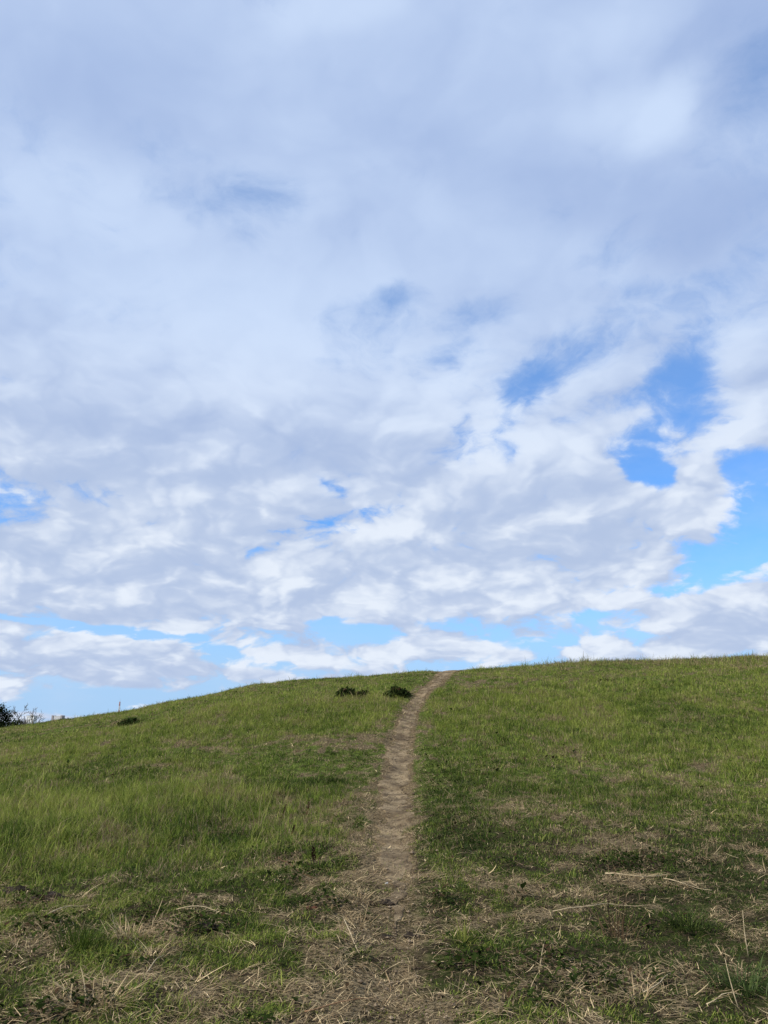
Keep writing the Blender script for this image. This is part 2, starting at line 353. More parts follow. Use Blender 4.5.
def fields(x, y):
    pd = path_d(x, y); r = np.hypot(x, y)
    n1 = fbm(x * 0.9, y * 0.9, 21, 4); n2 = fbm(x * 2.8, y * 2.8, 25, 3); n3 = fbm(x * 0.25, y * 0.25, 29, 3)
    dry = blobs(x, y, DRY, 1.6); lush = blobs(x, y, LUSH, 1.2)
    fore = 1 - sstep(6.5, 11, r)
    right = sstep(0.4, 2.0, x) * (1 - sstep(13, 17, y))
    n4 = fbm(x * 6.5, y * 6.5, 27, 3)
    side = np.exp(-((np.abs(pd) - 0.9) / 0.45) ** 2) * 0.30 + np.exp(-((pd + 1.5) / 0.9) ** 2) * 0.30 * (1 - sstep(15, 22, y))
    d = dry * 0.50 + side + (n1 - 0.5) * 0.8 + (n2 - 0.5) * 1.5 + (n4 - 0.5) * 2.7 - lush * 0.42 - fore * 0.03 + right * 0.05 + 0.09
    d = np.clip(d, 0, 1)
    tall = np.clip(0.35 + lush * 0.6 + (n3 - 0.5) * 0.9 + (n1 - 0.5) * 0.5 - d * 0.5 - right * 0.15 - fore * 0.18, 0.05, 1)
    weed = np.clip(blobs(x, y, WEED, 1.6) + np.clip(fbm(x * 1.7, y * 1.7, 41, 3) - 0.64, 0, 1) * 2.2 * (0.4 + 0.6 * fore), 0, 1)
    return pd, d, tall, weed, fore, n1, n2, n3

# ---------------------------------------------------------------- the hill and its path
hm = hill_mat(); hill.data.materials.append(hm)
pdv, dv, _, _, _, _, _, _ = fields(verts[:, 0], verts[:, 1])
bv = (0.95 - 0.42 * (1 - sstep(6.5, 9.5, verts[:, 1]))) * np.exp(-(np.abs(pdv) / 0.95) ** 4) * (verts[:, 1] < 38) * (verts[:, 1] > -7)
ab = hill.data.attributes.new('bare', 'FLOAT', 'POINT'); ab.data.foreach_set('value', bv.astype(np.float32))
at = hill.data.attributes.new('dry', 'FLOAT', 'POINT'); at.data.foreach_set('value', np.where(np.hypot(verts[:, 0], verts[:, 1]) < 55, dv, 0.25).astype(np.float32))

def build_path():
    yy = np.arange(-6, 38, 0.04); cols = np.linspace(-1, 1, 25)
    C, YY = np.meshgrid(cols, yy[yy > 6.2]); yy = yy[yy > 6.2]
    xc = np.interp(YY, PATH_Y, PATH_X); w = np.interp(YY, PATH_Y, PATH_W) * 0.5
    # ragged edge: each side wanders in and out
    edge = (0.60 * sstep(5.6, 9.0, YY)) - 0.1 * (1 - sstep(6, 9, YY)) + 0.45 * (fbm(YY * 1.1 + np.where(C > 0, 40, 0), C * 0 + 3, 51, 4) - 0.5) + 1.15 * (fbm(YY * 3.6 + np.where(C > 0, 90, 0), C * 0 + 3, 55, 3) - 0.5)
    XX = xc + C * w * np.maximum(edge, 0.03)
    h = 0.016 * (fbm(XX * 7, YY * 7, 61, 3) - 0.4) * (1 - np.abs(C) ** 3)
    ZZ = ground_z(XX, YY) + 0.010 + np.maximum(h, 0) * 1.0 - 0.03 * np.clip(np.abs(C) - 0.8, 0, 1) / 0.2
    # near the camera the bare soil only shows in scraps through the straw
    v = np.stack([XX.ravel(), YY.ravel(), ZZ.ravel()], 1); nn = len(cols)
    k = (np.arange(len(yy) - 1)[:, None] * nn + np.arange(nn - 1)[None, :]).ravel()
    f = np.stack([k, k + 1, k + nn + 1, k + nn], 1)
    m = rough_mat('trodden_earth', (0.080, 0.055, 0.030), (0.290, 0.220, 0.128), 3.0, 12, 0.03, (0.060, 0.042, 0.025), 0.95, 34)
    o = mesh_obj('path', v.tolist(), f.tolist(), (m,), smooth=True); o['kind'] = 'structure'
build_path()

def crumbs():
    n = 7000
    y = 4 + 24 * RNG.random(n) ** 1.4; x = np.interp(y, PATH_Y, PATH_X) + RNG.normal(0, 0.36, n) * np.interp(y, PATH_Y, PATH_W)
    s = 0.0045 * np.exp(RNG.normal(0, 0.55, n)) * (0.7 + y * 0.035)
    z = ground_z(x, y) + 0.012 + s * 0.3
    oct_ = np.array([[1, 0, 0], [0, 1, 0], [-1, 0, 0], [0, -1, 0], [0, 0, 0.7], [0, 0, -0.7]])
    V = np.stack([x, y, z], 1)[:, None, :] + oct_[None] * s[:, None, None] * RNG.uniform(0.6, 1.4, (n, 6, 3))
    F = (np.arange(n) * 6)[:, None, None] + np.array([[0, 1, 4], [1, 2, 4], [2, 3, 4], [3, 0, 4], [1, 0, 5], [2, 1, 5], [3, 2, 5], [0, 3, 5]])[None]
    m = rough_mat('earth_crumb', (0.09, 0.066, 0.043), (0.26, 0.20, 0.13), 14, 3)
    o = mesh_obj('dirt', V.reshape(-1, 3).tolist(), F.reshape(-1, 3).tolist(), (m,)); o['kind'] = 'stuff'
crumbs()

# ---------------------------------------------------------------- blades
def ribbons(name, p, length, width, az, lean, bend, col, mat, side=None, tip=0.15, parent=None, kind=None):
    """thousands of narrow bent ribbons as one mesh; p base points, az the way each leans, lean from upright, bend the extra lean at the tip"""
    n = len(p)
    if side is None: side = np.zeros(n)
    dirh = np.stack([np.sin(az), np.cos(az), np.zeros(n)], 1)
    tw = RNG.uniform(-0.9, 0.9, n)
    wdir = np.stack([np.cos(az + tw), -np.sin(az + tw), np.zeros(n)], 1)
    up = np.array([0, 0, 1.0])
    def at(t0, l0, base):
        return base + (np.sin(l0)[:, None] * dirh + np.cos(l0)[:, None] * up) * (length * t0)[:, None]
    m1 = at(0.42, lean, p) + wdir * (side * length)[:, None]
    m2 = at(0.36, lean + bend * 0.6, m1)
    tp = at(0.26, lean + bend, m2) - wdir * (side * length * 0.7)[:, None]
    hw = (width * 0.5)[:, None]
    V = np.empty((n, 7, 3), np.float32)
    V[:, 0] = p - wdir * hw; V[:, 1] = p + wdir * hw
    V[:, 2] = m1 - wdir * hw * 0.95; V[:, 3] = m1 + wdir * hw * 0.95
    V[:, 4] = m2 - wdir * hw * 0.65; V[:, 5] = m2 + wdir * hw * 0.65
    V[:, 6] = tp
    me = bpy.data.meshes.new(name)
    me.vertices.add(n * 7); me.vertices.foreach_set('co', V.reshape(-1))
    base = (np.arange(n) * 7)[:, None]
    L = (base + np.array([[0, 1, 3, 2, 2, 3, 5, 4, 4, 5, 6]])).astype(np.int32).reshape(-1)
    me.loops.add(len(L)); me.loops.foreach_set('vertex_index', L)
    st = (np.arange(n) * 11)[:, None] + np.array([[0, 4, 8]])
    me.polygons.add(n * 3); me.polygons.foreach_set('loop_start', st.astype(np.int32).reshape(-1))
    me.update(calc_edges=True)
    ca = me.attributes.new('col', 'FLOAT_COLOR', 'POINT')
    c = np.ones((n, 7, 4), np.float32); c[:, :, :3] = col[:, None, :]
    c[:, 6, :3] = c[:, 6, :3] * (1 - tip) + np.array([0.30, 0.22, 0.11]) * tip   # tips dry out first
    ca.data.foreach_set('color', c.reshape(-1))
    me.materials.append(mat)
    o = bpy.data.objects.new(name, me); SC.collection.objects.link(o)
    if parent is not None: o.parent = parent
    if kind: o['kind'] = kind
    return o

def sector(n, r0, r1, half):
    r = np.sqrt(RNG.uniform(r0 * r0, r1 * r1, n)); a = RNG.uniform(-half, half, n) + math.radians(0.5)
    return r * np.sin(a), r * np.cos(a)

G_DEEP = np.array([0.024, 0.046, 0.008]); G_MID = np.array([0.112, 0.168, 0.022]); G_YEL = np.array([0.275, 0.305, 0.064])
STRAW = np.array([0.47, 0.37, 0.21]); TAN = np.array([0.22, 0.155, 0.085]); UMBER = np.array([0.085, 0.055, 0.032])
def lerp(a, b, t): return a + (b - a) * np.asarray(t)[:, None]

grass_m = leaf_mat('fresh_grass', 0.36, 0.5, 0.006); straw_m = leaf_mat('dry_straw', 0.2, 0.5, 0.006); weed_m = leaf_mat('broad_leaf', 0.22, 0.5, 0.0)
parts = []
RINGS = [(2.8, 8, 0.95, 330, 20, 0.95), (8, 14, 0.72, 230, 16, 1.12), (14, 24, 0.60, 150, 13, 1.5), (24, 40, 0.56, 75, 10, 2.1)]
for r0, r1, half, tufts, per, wsc in RINGS:
    area = half * (r1 * r1 - r0 * r0); nt_ = int(area * tufts)
    cx, cy = sector(nt_, r0, r1, half)
    rep = np.clip(RNG.poisson(per, nt_), 1, None)
    tx = np.repeat(cx, rep); ty = np.repeat(cy, rep); nb = len(tx)
    sg = 0.035 + 0.012 * wsc
    ox = RNG.normal(0, sg, nb); oy = RNG.normal(0, sg, nb)
    x = tx + ox; y = ty + oy
    pd, d, tall, weed, fore, n1, n2, n3 = fields(x, y)
    core = np.abs(pd)
    pathk = np.maximum(sstep(0.40, 1.25, core + (n2 - 0.5) * 1.7), 0.02 + 0.22 * sstep(0.5, 0.65, n2) + 0.9 * (1 - sstep(6.6, 9.0, y)) * sstep(0.28, 0.50, n2))
    keep = RNG.random(nb) < np.clip((1.0 - d * 0.56) * pathk * (1 - weed * 0.8), 0.0, 1)
    tuft_t = np.repeat(RNG.random(nt_), rep); tuft_h = np.repeat(RNG.normal(0, 1, nt_), rep); tuft_a = np.repeat(RNG.uniform(0, 6.28, nt_), rep)
    x, y, ox, oy, pd, d, tall, weed, fore, n1, n2, n3, tuft_t, tuft_h, tuft_a = (q[keep] for q in (x, y, ox, oy, pd, d, tall, weed, fore, n1, n2, n3, tuft_t, tuft_h, tuft_a))
    nb = len(x)
    edge = 0.45 + 0.55 * sstep(0.6, 2.6, np.abs(pd))
    L = (0.036 + 0.100 * tall) * (1 - 0.38 * fore) * edge * np.exp(0.34 * tuft_h + RNG.normal(0, 0.22, nb)) * (1 + 0.06 * (wsc - 1))
    ridge = sstep(27.5, 30.5, y) * sstep(3, 8, x); L = L * (1 + 0.9 * ridge * (tuft_h > 0.9))
    az = np.arctan2(ox, oy) + RNG.normal(0, 0.7, nb); az = np.where(RNG.random(nb) < 0.3, tuft_a + RNG.normal(0, 0.5, nb), az)
    lean = np.abs(RNG.normal(0.36, 0.32, nb)) + 0.32 * fore; bend = np.abs(RNG.normal(0.9, 0.55, nb))
    W = 0.0038 * wsc * np.exp(RNG.normal(0, 0.25, nb))
    far = sstep(8, 20, np.hypot(x, y))
    hue = np.clip(0.47 + 0.27 * far + (n3 - 0.5) * 1.1 + (n1 - 0.5) * 1.1 + (n2 - 0.5) * 0.5 + (tuft_t - 0.5) * 1.1 + RNG.normal(0, 0.26, nb) - weed * 0.3 - fore * 0.12, 0, 1)  # fore term darkens near blades: partial cloud shade put into their colour
    col = np.where((hue < 0.5)[:, None], lerp(G_DEEP, G_MID, np.clip(hue * 2, 0, 1)), lerp(G_MID, G_YEL, np.clip(hue * 2 - 1, 0, 1)))
    dead = RNG.random(nb) < np.clip(0.06 + d * 0.60 + 0.30 * np.clip(n1 - 0.5, 0, 1) + 0.30 * sstep(0.52, 0.70, n2) + 0.30 * ridge + 0.08 * sstep(0.3, 2.0, x) * (1 - far), 0, 0.8)
    dcol = lerp(TAN, STRAW, RNG.random(nb)); col = np.where(dead[:, None], dcol * RNG.uniform(0.5, 1.0, (nb, 1)), col)
    col = col * np.exp(RNG.normal(0, 0.14, (nb, 1)))
    p = np.stack([x, y, ground_z(x, y) - 0.004], 1)
    parts.append((p, L, W, az, lean, bend, col))
cat = [np.concatenate([q[k] for q in parts]) for k in range(7)]
print('blades', len(cat[0]))
ribbons('grass', *cat, grass_m, kind='stuff')

# straw: cut and fallen stalks lying in the turf, thick where the ground is dry
sp = []
for r0, r1, half, per, wsc in [(2.8, 8, 0.95, 2300, 1.0), (8, 14, 0.68, 1000, 1.3), (14, 24, 0.62, 560, 1.7), (24, 40, 0.58, 260, 2.3)]:
    nn = int(half * (r1 * r1 - r0 * r0) * per)
    x, y = sector(nn, r0, r1, half)
    pd, d, tall, weed, fore, n1, n2, n3 = fields(x, y)
    core = 1 - sstep(0.5, 0.9, np.abs(pd)); core = core * (0.45 + 0.55 * sstep(7.5, 11, y))
    nearp = 0.45 + 0.55 * sstep(6.5, 9.5, y); d = np.clip(d + 0.24 * nearp * np.exp(-(pd / 1.6) ** 2) + 0.62 * nearp * np.exp(-((np.abs(pd) - 1.0) / 0.45) ** 2), 0, 1); keep = RNG.random(nn) < np.clip(0.06 + d * 1.05, 0, 1) * (1 - core * 0.36)
    x, y, pd, d, fore, n1, n2 = (q[keep] for q in (x, y, pd, d, fore, n1, n2)); nn = len(x)
    L = 0.025 + 0.062 * RNG.gamma(1.5, 0.7, nn) * (0.6 + 0.4 * d); L = np.minimum(L, 0.30)
    az = vnoise(x * 2.1, y * 2.1, 91) * 14 + RNG.normal(0, 0.75, nn)
    lean = np.clip(RNG.normal(1.42, 0.15, nn), 0.9, 1.55); bend = RNG.normal(0.22, 0.25, nn)
    W = 0.0036 * wsc * np.exp(RNG.normal(0, 0.3, nn))
    t = RNG.random(nn); col = np.where((t < 0.22)[:, None], lerp(UMBER, TAN, RNG.random(nn)), lerp(TAN, STRAW, RNG.random(nn) ** 0.8)) * np.exp(RNG.normal(0.0, 0.38, (nn, 1)))
    p = np.stack([x, y, ground_z(x, y) + RNG.uniform(0.002, 0.03, nn) * (1 - 0.8 * (np.abs(pd) < 1))], 1)
    sp.append((p, L, W, az, lean, bend, col, RNG.normal(0, 0.05, nn)))
cat = [np.concatenate([q[k] for q in sp]) for k in range(8)]
print('straw', len(cat[0]))
ribbons('dry_grass', *cat[:7], straw_m, side=cat[7], tip=0.0, kind='stuff')

def leaves(name, p, size, az, tilt, col, mat, parent=None, kind=None):
    """broad pointed leaves with a fold along the midrib"""
    n = len(p)
    d = np.stack([np.sin(az) * np.cos(tilt), np.cos(az) * np.cos(tilt), np.sin(tilt)], 1)
    w = np.stack([np.cos(az), -np.sin(az), np.zeros(n)], 1); upv = np.cross(w, d)
    s = size[:, None]
    V = np.empty((n, 6, 3), np.float32)
    V[:, 0] = p; V[:, 1] = p + d * s * 0.45 - w * s * 0.30 + upv * s * 0.08; V[:, 2] = p + d * s * 0.5; V[:, 3] = p + d * s * 0.45 + w * s * 0.30 + upv * s * 0.08
    V[:, 4] = p + d * s * 0.8 - w * s * 0.17 - upv * s * 0.02; V[:, 5] = p + d * s - upv * s * 0.14
    me = bpy.data.meshes.new(name); me.vertices.add(n * 6); me.vertices.foreach_set('co', V.reshape(-1))
    L = ((np.arange(n) * 6)[:, None] + np.array([[0, 2, 1, 0, 3, 2, 1, 2, 5, 4, 2, 3, 5]])).astype(np.int32).reshape(-1)
    me.loops.add(len(L)); me.loops.foreach_set('vertex_index', L)
    me.polygons.add(n * 4); me.polygons.foreach_set('loop_start', ((np.arange(n) * 13)[:, None] + np.array([[0, 3, 6, 10]])).astype(np.int32).reshape(-1))
    me.update(calc_edges=True)
    ca = me.attributes.new('col', 'FLOAT_COLOR', 'POINT'); c = np.ones((n, 6, 4), np.float32); c[:, :, :3] = col[:, None, :]
    ca.data.foreach_set('color', c.reshape(-1)); me.materials.append(mat)
    o = bpy.data.objects.new(name, me); SC.collection.objects.link(o)
    if parent is not None: o.parent = parent
    if kind: o['kind'] = kind
    return o

wp = []
for r0, r1, half, per, sz in [(3.0, 9, 0.8, 2000, 0.036), (9, 16, 0.7, 600, 0.042), (16, 34, 0.6, 110, 0.07)]:
    nn = int(half * (r1 * r1 - r0 * r0) * per); x, y = sector(nn, r0, r1, half)
    pd, d, tall, weed, fore, n1, n2, n3 = fields(x, y)
    keep = RNG.random(nn) < weed * (np.abs(pd) > 0.9); x, y, n2 = x[keep], y[keep], n2[keep]; nn = len(x)
    z = ground_z(x, y) + RNG.uniform(0.005, 0.07, nn)
    col = lerp(np.array([0.010, 0.018, 0.005]), np.array([0.042, 0.062, 0.014]), RNG.random(nn)) * np.exp(RNG.normal(0, 0.2, (nn, 1)))
    dd = RNG.random(nn) < 0.10; col = np.where(dd[:, None], UMBER * 0.6, col)
    wp.append((np.stack([x, y, z], 1), sz * np.exp(RNG.normal(0, 0.3, nn)), RNG.uniform(0, 6.28, nn), RNG.normal(0.35, 0.35, nn), col))
cat = [np.concatenate([q[k] for q in wp]) for k in range(5)]
print('weeds', len(cat[0]))
leaves('low_weeds', *cat, weed_m, kind='stuff')
# ---------------------------------------------------------------- single things
def tag(o, label, cat, group=None):
    o['label'] = label; o['category'] = cat
    if group: o['group'] = group
    return o

def root(name, x, y, label, cat, group=None, rz=0.0, dz=0.0):
    o = bpy.data.objects.new(name, None); SC.collection.objects.link(o); o.empty_display_size = 0.1
    o.location = (x, y, float(ground_z(x, y)) + dz); o.rotation_euler.z = rz
    return tag(o, label, cat, group)

class Geo:
    def __init__(self): self.v = []; self.f = []
    def tube(self, pts, rad, sides=6):
        pts = [Vector(p) for p in pts]; b = len(self.v); n = len(pts)
        ref = Vector((0.31, 0.17, 0.93))
        for k, p in enumerate(pts):
            t = (pts[min(k + 1, n - 1)] - pts[max(k - 1, 0)]).normalized()
            u = t.cross(ref)
            if u.length < 0.05: u = t.cross(Vector((1, 0, 0)))
            u.normalize(); w = t.cross(u); r = rad[k] if hasattr(rad, '__len__') else rad
            for s in range(sides):
                a = 2 * math.pi * s / sides
                self.v.append(tuple(p + (u * math.cos(a) + w * math.sin(a)) * r))
        for k in range(n - 1):
            for s in range(sides):
                s2 = (s + 1) % sides
                self.f.append((b + k * sides + s, b + k * sides + s2, b + (k + 1) * sides + s2, b + (k + 1) * sides + s))
        self.f.append(tuple(b + s for s in range(sides))[::-1]); self.f.append(tuple(b + (n - 1) * sides + s for s in range(sides)))
        return self
    def box(self, x0, x1, y0, y1, z0, z1):
        b = len(self.v)
        self.v += [(x, y, z) for z in (z0, z1) for y in (y0, y1) for x in (x0, x1)]
        self.f += [tuple(b + i for i in q) for q in ((0, 2, 3, 1), (4, 5, 7, 6), (0, 1, 5, 4), (2, 6, 7, 3), (0, 4, 6, 2), (1, 3, 7, 5))]
        return self
    def lump(self, c, r, seed, n=10, m=7, rough=0.5, freq=2.0):
        """an uneven clod, flattened underneath"""
        b = len(self.v)
        for i in range(m + 1):
            th = math.pi * i / m
            for k in range(n):
                ph = 2 * math.pi * k / n
                d = np.array([math.sin(th) * math.cos(ph), math.sin(th) * math.sin(ph), math.cos(th)])
                q = 1 + rough * (float(fbm(np.array([d[0] * freq + seed]), np.array([d[1] * freq + d[2] * freq * 1.3]), int(seed * 7) % 97, 3)[0]) - 0.5) * 2
                self.v.append((c[0] + d[0] * r[0] * q, c[1] + d[1] * r[1] * q, c[2] + d[2] * r[2] * q))
        for i in range(m):
            for k in range(n):
                k2 = (k + 1) % n
                self.f.append((b + i * n + k, b + (i + 1) * n + k, b + (i + 1) * n + k2, b + i * n + k2))
        return self
    def build(self, name, mat, parent=None, smooth=True):
        return mesh_obj(name, self.v, self.f, (mat,), parent, smooth)

def gz_rel(o, x, y):
    """height of the ground under a local point of a thing that is not turned"""
    return ground_z(o.location.x + x, o.location.y + y) - o.location.z

stalk_m = rough_mat('bleached_stalk', (0.36, 0.29, 0.175), (0.52, 0.43, 0.28), 30, 4, 0.0, (0.24, 0.18, 0.10))
brown_m = rough_mat('rusty_brown_stalk', (0.075, 0.038, 0.020), (0.15, 0.085, 0.042), 40, 4)
darkstem_m = rough_mat('dark_seed_stalk', (0.022, 0.013, 0.010), (0.055, 0.032, 0.022), 60, 4)
bark_m = rough_mat('bark', (0.05, 0.042, 0.034), (0.11, 0.095, 0.08), 6, 6, 0.02)
twig_m = rough_mat('bare_twigs', (0.07, 0.06, 0.055), (0.14, 0.12, 0.105), 3, 4)
soil_m = rough_mat('crumbly_dark_soil', (0.020, 0.015, 0.011), (0.050, 0.038, 0.028), 30, 6, 0.01)

# low brambles near the brow
def bramble(px, py, w, d, h, n, label, group=None):
    o = root('bramble_bush', px, py, label, 'bush', group)
    g = Geo()
    for k in range(max(5, n // 90)):
        a = RNG.uniform(0, 6.28); r = RNG.uniform(0.3, 0.9); ex, ey = math.cos(a) * w * r, math.sin(a) * d * r
        g.tube([(ex * 0.1, ey * 0.1, -0.02), (ex * 0.5, ey * 0.5, h * 0.8), (ex, ey, h * RNG.uniform(0.3, 0.9))], [0.008, 0.006, 0.003], 5)
    g.build('stem', brown_m, o)
    a = RNG.uniform(0, 6.28, n); r = np.sqrt(RNG.random(n)); x = np.cos(a) * r * w; y = np.sin(a) * r * d
    top = h * (1 - r ** 2 * 0.75) * (0.45 + 0.9 * fbm(x * 5 + px, y * 5, 3, 3))
    z = gz_rel(o, x, y) + top * RNG.random(n) ** 0.5
    col = lerp(np.array([0.010, 0.018, 0.006]), np.array([0.050, 0.072, 0.022]), RNG.random(n)) * np.exp(RNG.normal(0, 0.3, (n, 1)))
    leaves('foliage', np.stack([x, y, z], 1), 0.075 * np.exp(RNG.normal(0, 0.25, n)), RNG.uniform(0, 6.28, n), RNG.normal(0.2, 0.5, n), col, weed_m, o)
bramble(-1.15, 24.07, 0.30, 0.45, 0.24, 900, 'dark low bramble patch, left of two that nearly touch, far from the path', 'brambles below the brow')
bramble(-0.66, 23.88, 0.30, 0.30, 0.15, 600, 'flattest dark bramble patch, lying between two taller bramble patches', 'brambles below the brow')
bramble(0.38, 23.49, 0.40, 0.45, 0.26, 1200, 'dark compact bramble mound close beside the path near the brow', 'brambles below the brow')
bramble(-7.27, 22.87, 0.30, 0.30, 0.16, 500, 'small dark bush low in grass on the left slope, under the distant mast')
bramble(7.15, 25.26, 0.30, 0.22, 0.07, 260, 'tiny flat dark green clump high on the right slope')

# dock: a dead stalk with a dark seed head
def dock(px, py, h, lean, az, label, mat, head=True, leaf=3, group=None, name='dock_plant'):
    o = root(name, px, py, label, 'dock plant', group)
    dx, dy = math.sin(az) * math.sin(lean), math.cos(az) * math.sin(lean); cz = math.cos(lean)
    pts = [(dx * h * t + 0.012 * math.sin(5 * t) * t, dy * h * t, cz * h * t - 0.01) for t in (0, 0.25, 0.5, 0.75, 1)]
    Geo().tube(pts, [0.006, 0.0055, 0.005, 0.004, 0.002], 6).build('stem', mat, o)
    if head:
        n = 200; t = RNG.uniform(0.42, 1.0, n); rr = (0.013 if lean < 0.1 else 0.006) * np.sin(np.clip((t - 0.40) / 0.62, 0, 1) * math.pi) ** 0.6 + 0.003; a = RNG.uniform(0, 6.28, n)
        p = np.stack([dx * h * t + np.cos(a) * rr + 0.012 * np.sin(5 * t) * t, dy * h * t + np.sin(a) * rr, cz * h * t], 1)
        col = lerp(np.array([0.016, 0.009, 0.007]), np.array([0.06, 0.032, 0.02]), RNG.random(n))
        leaves('seed_head', p, (0.016 if lean < 0.1 else 0.011) * np.exp(RNG.normal(0, 0.2, n)), a * -1 + 1.57, RNG.normal(0.7, 0.4, n), col, weed_m, o)
    for k in range(leaf):
        a = RNG.uniform(0, 6.28)
        leaves('leaf', np.array([[0, 0, 0.005]]), np.array([RNG.uniform(0.06, 0.12)]), np.array([a]), np.array([0.45]), np.array([[0.05, 0.055, 0.02]]), weed_m, o)
dock(-0.69, 8.17, 0.20, 0.05, 1.0, 'short upright near-black seed stalk left of the path, darkest in the grass', darkstem_m)
dock(-1.39, 11.11, 0.20, 0.42, 1.5, 'thin leaning reddish dock stalk in grass, leftmost of three left of the path', brown_m, True, 2, 'leaning dock stalks')
dock(-1.06, 11.22, 0.17, 0.30, 1.6, 'thin leaning reddish dock stalk closest to the path of three', brown_m, True, 2, 'leaning dock stalks')
dock(-1.13, 9.86, 0.16, 0.55, 1.3, 'thin leaning reddish dock stalk, lowest of three on the left slope', brown_m, True, 2, 'leaning dock stalks')

def stalk(pts2, r, label, mat=None, name='fallen_stalk', cat='stalk', lift=0.03, group=None, leafy=0):
    """a dry stem lying on the turf, following the ground between world points"""
    cx, cy = pts2[0]
    o = root(name, cx, cy, label, cat, group)
    P_ = np.array(pts2, float); t = np.linspace(0, 1, 9); s = np.linspace(0, 1, len(P_))
    X_ = np.interp(t, s, P_[:, 0]); Y_ = np.interp(t, s, P_[:, 1]) + 0.012 * np.sin(t * 7 + cx)
    Z_ = ground_z(X_, Y_) - o.location.z + lift + 0.015 * np.sin(t * 5 + cy)
    rr = r * (1 - 0.6 * t)
    Geo().tube(list(zip(X_ - cx, Y_ - cy, Z_)), list(rr), 6).build('stem', mat or stalk_m, o)
    if leafy:
        q = RNG.uniform(0, 1, leafy); ang = math.atan2(P_[-1, 0] - cx, P_[-1, 1] - cy)
        p = np.stack([np.interp(q, t, X_ - cx), np.interp(q, t, Y_ - cy), np.interp(q, t, Z_)], 1) + RNG.normal(0, 0.012, (leafy, 3)) * np.array([1, 1, 0.5])
        for grp in ([slice(0, leafy)] if leafy > 20 else [slice(k, k + 1) for k in range(leafy)]):
            pk = p[grp]; m = len(pk)
            ribbons('dead_leaf', pk, RNG.uniform(0.06, 0.20, m), RNG.uniform(0.004, 0.007, m), ang + RNG.normal(0, 0.22, m), RNG.normal(1.5, 0.08, m), RNG.normal(0.02, 0.12, m),
                    lerp(TAN * 1.4, STRAW * 1.3, RNG.random(m)), straw_m, side=RNG.normal(0, 0.02, m), tip=0, parent=o)
    return o
stalk([(1.96, 7.47), (2.23, 7.38), (2.49, 7.41)], 0.007, 'pale sheaf of dry stalks lying flat across the right turf, the brightest', leafy=40, lift=0.07)
stalk([(2.44, 7.37), (2.61, 7.22), (2.74, 7.09)], 0.0038, 'thin brown stalk lying at the right end of the pale sheaf', leafy=6)
stalk([(1.31, 6.61), (1.62, 6.70), (1.80, 6.86), (2.12, 6.75)], 0.0038, 'long pale bent stalk lying in the right turf below the bright sheaf', leafy=8)
stalk([(-2.60, 6.62), (-2.51, 6.83), (-2.37, 6.93)], 0.0045, 'pale dry stalk lying slanted beside dark leaves at lower left', leafy=4)
stalk([(-1.59, 6.55), (-1.37, 6.53), (-1.18, 6.49)], 0.0038, 'pale dry stalk lying level in the left turf right of the straw tuft', leafy=5)
stalk([(-1.46, 5.36), (-1.45, 5.51), (-1.44, 5.67)], 0.0038, 'short pale stalk lying slanted below the straw tuft at lower left')
stalk([(-0.42, 4.69), (-0.24, 4.83), (-0.03, 4.98)], 0.0045, 'long reddish straw stalk lying left of the path at the bottom edge', rough_mat('reddish_straw', (0.20, 0.115, 0.06), (0.32, 0.20, 0.11), 30, 4), leafy=1)
stalk([(-1.06, 8.41), (-0.80, 7.64), (-0.61, 7.20)], 0.0045, 'brown bent dock stalk fallen over below the black seed stalk', brown_m, lift=0.07)
stalk([(-0.30, 6.35), (-0.24, 5.89), (-0.16, 5.60)], 0.0038, 'pale forked stalk lying on straw just left of the path', leafy=3)
stalk([(1.48, 4.99), (1.62, 5.13), (1.75, 5.30)], 0.0038, 'pale bent stalk lying in dark grass at lower right', leafy=1)
stalk([(1.80, 4.90), (1.91, 4.97), (2.04, 4.97)], 0.0038, 'pale stalk lying level near the lower right corner', leafy=5)

def upright(px, py, h, lean, az, label, mat=None):
    o = root('dry_stem', px, py, label, 'dry stem')
    pts = [(math.sin(az) * math.sin(lean) * h * t + 0.02 * t * t, math.cos(az) * math.sin(lean) * h * t, math.cos(lean) * h * t - 0.01) for t in (0, 0.3, 0.6, 1)]
    Geo().tube(pts, [0.0035, 0.003, 0.0022, 0.0012], 6).build('stem', mat or stalk_m, o)
    n = 1; q = RNG.uniform(0.3, 0.6, n); p = np.array([[np.interp(a, (0, 0.3, 0.6, 1), [w[k] for w in pts]) for k in range(3)] for a in q])
    ribbons('dead_leaf', p, RNG.uniform(0.04, 0.10, n), np.full(n, 0.004), RNG.uniform(0, 6.28, n), RNG.uniform(0.5, 1.2, n), RNG.uniform(0.2, 1.2, n), lerp(TAN * 1.2, STRAW * 1.2, RNG.random(n)), straw_m, tip=0, parent=o)
upright(2.33, 5.54, 0.27, 0.08, -1.2, 'upright pale dry stem standing near the right edge of the turf')
upright(1.97, 4.89, 0.26, 0.25, -1.0, 'upright pale dry stem leaning left in the lower right corner')
upright(0.98, 5.45, 0.14, 0.15, 0.6, 'short pale dry stem standing in turf right of the path below the bright tuft')
upright(12.91, 30.82, 0.32, 0.03, 0.5, 'lone thin stem standing on the right ridge against the sky', darkstem_m)

